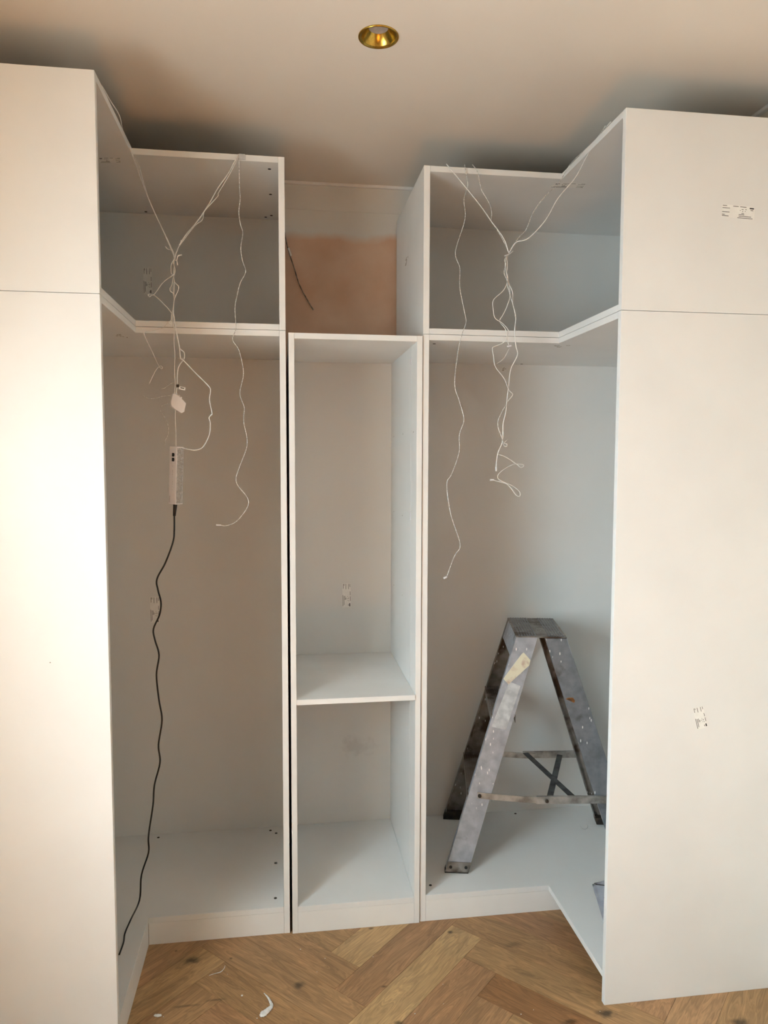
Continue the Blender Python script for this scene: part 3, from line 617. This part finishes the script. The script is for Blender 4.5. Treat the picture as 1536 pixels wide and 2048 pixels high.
# power adapter
pa = empty('power_adapter', at(349, 950, 1, YK), 'slim white power adapter with a long black cord hanging from the left cable tangle', 'power adapter')
Mx = Matrix.Translation(at(352.5, 951, 1, YK))@Matrix.Rotation(math.radians(2.4), 4, 'Y')@Matrix.Rotation(math.radians(2), 4, 'X')@Matrix.Rotation(math.radians(-33), 4, 'Z')
A_, B_, Lb = .0275, .031, .172
def abox(name, args, m, bev=0, lab=None):
    t = bmesh.new(); box(t, *args, bev=bev); bm = bmesh.new(); merge(bm, t, 0, Mx); o = link(name, bm, m, pa)
    if lab: o['label'] = lab
    return o
abox('housing', (-A_/2, A_/2, -B_/2, B_/2, -Lb/2, Lb/2), PLAST, .0012)
abox('seam', (-.0006, .0006, -B_/2-.0003, -B_/2+.001, -Lb/2+.03, Lb/2-.045), WIREG)
bm = bmesh.new()
for zc in (.062, .048):
    t = bmesh.new(); pts = [(-.004, -B_/2-.0006, zc-.0055), (.004, -B_/2-.0006, zc-.0055), (.0055, -B_/2-.0006, zc-.002), (.0055, -B_/2-.0006, zc+.002), (.004, -B_/2-.0006, zc+.0055), (-.004, -B_/2-.0006, zc+.0055)]
    prism(t, pts, (0, .0012, 0)); merge(bm, t, 0, Mx)
link('port', bm, BLACK, pa)['label'] = 'pair of black output ports'
abox('side_shade_plate', (A_/2, A_/2+.0003, -B_/2+.001, B_/2-.001, -Lb/2+.003, Lb/2-.003), mat('grey_side_shade', (.42, .41, .40, 1), .5))  # grey plate added to darken this side face as shade would
noise_mix(bpy.data.materials['grey_side_shade'], (.34, .33, .32, 1), (.5, .49, .48, 1), 140)
bm = bmesh.new(); rnd = random.Random(3)  # real print, packed denser to darken the same side
for i in range(46):
    z = -Lb/2+.008+i*.0034; y = -B_/2+.004+rnd.uniform(0, .003); t = bmesh.new()
    box(t, A_/2+.0003, A_/2+.0006, y, y+rnd.uniform(.008, .021), z, z+.0016); merge(bm, t, 0, Mx)
link('printed_text', bm, INKP, pa); bm = bmesh.new()
for i in range(5):
    t = bmesh.new(); box(t, -A_/2+.003, -A_/2+.005, -B_/2-.0004, -B_/2, -Lb/2+.006+i*.004, -Lb/2+.0085+i*.004); merge(bm, t, 0, Mx)
link('printed_text', bm, INKP, pa)
# black mains cord
P0 = at(351, 1007, 1, YK)
cp = ys([(348.6, 1030), (348.5, 1060), (346, 1084), (331, 1125), (314, 1158), (316, 1180), (322, 1205), (319, 1230), (307, 1258), (310, 1280), (318, 1310), (313, 1350), (318, 1400), (324, 1440), (317, 1490), (320, 1525), (309, 1570), (306, 1610), (297, 1672), (297, 1705), (283, 1750), (279, 1800)], YK, YK)
cp2 = [(262, 1838, 'z', ZB+.03), (250, 1866, 'z', ZB+.004), (247, 1885, 'z', ZB+.003), (238.5, 1909, 'z', ZB+.003)]
bm = bmesh.new(); tube(bm, spline(wpts(cp+cp2), 6), .0026, 10); cord = link('power_cord', bm, BLACK, pa); cord['label'] = 'long black mains cord'
bm = bmesh.new(); tube(bm, [at(350.5, 1004, 1, YK), at(350.3, 1012, 1, YK), at(349.4, 1022, 1, YK), at(348.6, 1032, 1, YK)], .0068, 14, 0, .0042); link('plug', bm, BLACK, cord, smooth=False)

# separate light strand on the left
s0 = at(477, 309, 1, -.003)
st = empty('light_strand', s0, 'thin white light strand hanging straight down beside the left tangle of cables', 'light strand')
lst = [(477, 309), (478, 331), (479, 378), (480.5, 397), (477.5, 423.6), (480.5, 448), (485.6, 465.6), (481.5, 493), (484.6, 520), (491.4, 543.6), (480.5, 565), (474.4, 590), (469.6, 616), (471.7, 647), (470.5, 662), (465, 680), (478, 701), (487, 746), (479.5, 786), (488.5, 815), (487, 842), (494.5, 889), (477, 939), (473, 966), (497.5, 1004), (474, 1042), (451.5, 1051.5), (441, 1050)]
wire('strand', st, wpts(ys(lst, -.004, -.03)), R1, WIREG); conn(st, 437, 1050, -.03, 0)
bm = bmesh.new(); c = at(484, 314, 1, -.002); box(bm, c.x-.010, c.x+.010, -.0035, -.001, c.z-.008, c.z+.009, .0006); link('clear_tape', bm, GTAPE, st)

# right-hand cables
YR = -.12
KR = at(1017.5, 507, 1, YR)
h2 = empty('cable_harness', KR, 'tangle of knotted white cables hanging in a Y shape above the ladder', 'cables')
def Rw(l_, r=R1, dy=0, m=WIRE, y0=None, name='wire', par=None): wire(name, par or h2, wpts(ys(l_, YR+dy if y0 is None else y0, YR+dy)), r, m)
Rw([(894, 329.5), (897, 333), (935.6, 380), (960.6, 411), (982.5, 442.5), (1007.5, 477), (1017.5, 505)], R2, 0, WIRE, -.003)
Rw([(945, 329.5), (954.4, 342.5), (959, 361), (963.8, 381.6), (979.4, 408), (983.4, 426.9), (983, 443), (996, 462), (1012, 492), (1017, 505)], R1, .002, WIREG, -.003)
ra_ = [(1221.6, 244, 'z', H2+.003), (1200, 270, 'z', H2+.006)]
wire('wire', h2, wpts(ra_+ys([(1173, 314), (1151, 355), (1116.9, 395.6), (1091.9, 439), (1063.8, 470.6), (1048, 480.6), (1032.5, 484.7), (1018.4, 505)], -.20, YR)), R2, WIRE)
rb_ = [(1211, 252, 'z', H2+.003), (1195, 275, 'z', H2+.004), (1174, 296, 'z', H2+.004), (1150, 318, 'z', H2+.004), (1138, 332, 'z', H2+.003)]
wire('wire', h2, wpts(rb_+ys([(1123, 357), (1113.8, 370.6), (1090, 392.5), (1066.9, 423.8), (1052.8, 458), (1038.8, 473.8), (1023, 495.6), (1017.5, 506)], -.04, YR)), R1, WIREG)
Rw([(1009, 512), (1018.4, 508), (1026, 502)], R2, -.003)
Rw([(1017, 508), (1010.6, 523.8), (1012, 542.5), (1016, 558), (1007.5, 580), (987, 600), (986.3, 617.5), (990.3, 636), (1004.4, 645.6), (1016.9, 661), (1013.8, 673.8), (1006, 686), (987, 694), (985, 700), (986.6, 711), (991, 733.6), (1007.7, 756), (1018, 780), (1025.6, 789), (1015.6, 802)], R1, -.002)
Rw([(1012, 514), (1015, 527), (1013.8, 548.8), (1017.5, 567.5), (1024.7, 583), (1026, 608), (1031.9, 633), (1029.4, 661), (1031.9, 692.5), (1035, 709.7), (1022, 737.6), (1018, 766.6), (1013.7, 803.5), (1011.6, 824.6), (1006.4, 848), (1005, 882.6), (995.8, 906), (993, 924.8), (992.4, 934)], R2, .001)
Rw([(1016, 510), (1009, 520), (1012, 530), (1008, 545), (1014, 560), (1015, 570.6), (1023, 598.8), (1028, 618), (1031, 634)], R1, -.004, WIREG)
Rw([(1017, 560), (1020, 590), (1015, 610), (1007.5, 627), (999.7, 642.5), (1010.6, 658), (1015, 680), (1017, 690)], R1, .004)
Rw([(1018, 696.7), (1007.7, 716.5), (993, 728)], .0008, .006)
Rw([(1011.6, 811.4), (1002.4, 827), (995.3, 848), (1003.7, 874.7), (1007.7, 890.5), (1013, 893), (1014, 888), (1008.5, 886), (1015.6, 878.7)], R1, -.002, WIREG)
Rw([(1005, 882.6), (999, 900), (996, 908), (1010, 913), (1031.4, 927), (1042, 935), (1047.8, 931), (1042, 928), (1023.5, 930), (1002.4, 943), (995, 953.8), (1002.4, 961.7), (1023.5, 971), (1039, 982.8), (1039.5, 992.5), (1031.4, 989.4), (1015.6, 969.6), (991.9, 961.7), (988, 961)], R1, .003)
conn(h2, 992.4, 938, YR, 85); conn(h2, 984.5, 960, YR, -5); conn(h2, 1018.4, 692.5, YR, -15)
st2 = empty('light_strand', at(930, 330, 1, -.003), 'long thin white light strand hanging at the left side of the right corner wardrobe', 'light strand')
lst = [(929.4, 329.5), (932.5, 350), (935.6, 370.6), (927.8, 398.8), (930, 439), (910.6, 503.4), (920, 536), (919.4, 573.8), (931, 633), (931.9, 645.6), (921.6, 676.9), (914.9, 711), (909.3, 769), (919.3, 803.5), (928, 840.4), (918.5, 869.4), (918.5, 903.7), (903.5, 948.5), (893.5, 967), (900, 1022), (907, 1046), (920.7, 1091), (908.8, 1112), (894.3, 1151.6)]
wire('strand', st2, wpts(ys(lst, -.004, -.05)), R1, WIREG, 4); conn(st2, 890.5, 1155, -.05, -25, .012, .006)
# brown cable against the bare plaster
wc = [(569, 464), (575, 494.5), (587, 532), (601, 574), (626.7, 620)]
o = wire('wall_cable', None, wpts(ys(wc, .575, .582)), .0022, mat('brown_cable', (.16, .12, .09, 1), .6)); tag(o, 'thin brown cable poking out over the bare pink plaster wall', 'cable')
noise_mix(o.data.materials[0], (.10, .08, .06, 1), (.3, .24, .2, 1), 60)
bm = bmesh.new(); tube(bm, spline([at(577, 496, 1, .572), at(580, 505, 1, .572), at(582, 512, 1, .572)]), .0035, 8); link('frayed_sleeve', bm, WIRE, o)

# ------------------------------------------------------------------ paper on the right-hand shelf
# crumpled plastic-wrapped booklet lying just behind the right end panel
pb = empty('instruction_leaflet', (1.10, -.12, ZB), 'crumpled white paper leaflet lying on the right wardrobe bottom, half behind the end panel', 'leaflet')
bm = bmesh.new(); NX, NY = 12, 16
for layer in range(2):
    g = []
    for i in range(NX+1):
        row = []
        for j in range(NY+1):
            u, v = i/NX, j/NY
            P = Vector((1.057, -.02, 0)).lerp(Vector((.992, -.27, 0)), v)+Vector((.20*u, -.035*u, 0))
            z = ZB+.004+layer*.004+.012*min(1, u*5)*(1-.4*v)+.002*math.sin(17*u+9*v)*math.sin(4+13*v)+.001*math.sin(21*v)*(1-u)
            row.append(bm.verts.new((P.x+layer*.006, P.y, z)))
        g.append(row)
    for i in range(NX):
        for j in range(NY): bm.faces.new((g[i][j], g[i+1][j], g[i+1][j+1], g[i][j+1]))
bmesh.ops.solidify(bm, geom=bm.faces[:], thickness=.0004)
link('page', bm, PAPER, pb, smooth=True)
for u0, v0, ln_ in ((.02, .12, .16), (.22, .13, .2), (.1, .42, .12)):
    a = Vector((1.057, -.02, 0)).lerp(Vector((.992, -.27, 0)), v0)+Vector((.20*u0, -.035*u0, 0)); z = ZB+.024*(1-u0)
    bm = bmesh.new(); prism(bm, [(a.x, a.y, z), (a.x+.2*ln_, a.y-.004, z-.004), (a.x+.2*ln_, a.y-.009, z-.004), (a.x, a.y-.005, z)], (0, 0, .0008)); link('printed_line', bm, INK, pb)

# ------------------------------------------------------------------ scraps
def scrap(name, pts, rs, label, cat, m=FILL):
    bm = bmesh.new(); P = spline(pts, 5); k = len(P)
    for i in range(k-1):
        f = i/(k-1); 
    # flattened tapering ribbon of filler
    rings = []
    for i, p in enumerate(P):
        d = (P[min(i+1, k-1)]-P[max(i-1, 0)]).normalized(); sd_ = Vector((-d.y, d.x, 0)).normalized()
        f = i/(k-1)*(len(rs)-1); j = min(int(f), len(rs)-2); r = rs[j]+(rs[j+1]-rs[j])*(f-j); r *= 1+.15*math.sin(i*2.7)
        rings.append([bm.verts.new(p+sd_*r*math.cos(a)+Vector((0, 0, abs(r)*.45*math.sin(a)+.0))) for a in [2*math.pi*q/8 for q in range(8)]])
    for i in range(k-1):
        for q in range(8): bm.faces.new((rings[i][q], rings[i][(q+1) % 8], rings[i+1][(q+1) % 8], rings[i+1][q]))
    bm.faces.new(rings[0]); bm.faces.new(rings[-1])
    zmin = min(v.co.z for v in bm.verts); 
    return tag(link(name, bm, m, smooth=True), label, cat)
F = lambda u, v, z=.002: at(u, v, 2, z)
scrap('filler_scrap', [F(528, 1986), F(536, 1995, .004), F(541, 2004, .004), F(543, 2012, .004), F(536, 2020, .004), F(526, 2028, .004), F(520, 2032, .003)], [.0012, .003, .004, .0055, .009, .011, .004], 'curled scrap of dried white filler lying on the oak floor, the biggest of the debris', 'scrap')
scrap('filler_scrap', [F(418, 1951, .001), F(430, 1947, .001), F(441, 1944, .001), F(448, 1937, .001), F(450, 1931, .001)], [.0008, .0012, .0014, .001, .0007], 'thin curled white string of filler on the floor near the left plinth', 'scrap')
scrap('filler_scrap', [F(309, 2030, .002), F(316, 2031, .003), F(323, 2030, .002)], [.004, .006, .004], 'small white chip on the floor by the left wardrobe at the bottom edge', 'scrap')
crumb0 = None
for i, (u, v) in enumerate([(484, 1992), (327, 2034), (514, 2037), (455, 1949), (634, 1944), (650, 1917), (601, 1899), (746, 1914), (886, 1969), (830, 2028), (887, 2008), (1042, 2029), (1067, 2020), (1200, 2023)]):
    p = F(u, v, 0)
    if crumb0 is None:
        bm = bmesh.new(); bmesh.ops.create_icosphere(bm, subdivisions=1, radius=.0022)
        for vv in bm.verts: vv.co.z = vv.co.z*.5+.0011; vv.co.x *= 1+.3*random.random()
        me_o = link('plaster_crumb', bm, FILL); crumb0 = me_o; c = me_o
    else:
        c = crumb0.copy(); COL.objects.link(c)
    c.location = p; c.rotation_euler = (0, 0, i*1.3); s = 1.6 if i == 0 else random.uniform(.5, .9); c.scale = (s, s, s)
    if i == 0: tag(c, 'largest plaster crumb, left of the curled scrap of white filler', 'crumb', 'plaster crumbs on the floor'); continue
    if i == 1: tag(c, 'plaster crumb right beside the small white chip at the lower left', 'crumb', 'plaster crumbs on the floor'); continue
    tag(c, 'tiny white plaster crumb scattered on the oak floor', 'crumb', 'plaster crumbs on the floor')
o = wire('wire_scrap', None, [at(u, v, 2, ZB+.0015) for u, v in ((1160, 1652), (1165, 1657), (1171, 1658), (1175, 1654), (1174, 1649))], .0011, WIRE)
tag(o, 'short curled white wire offcut on the wardrobe bottom beside the ladder foot', 'wire offcut')
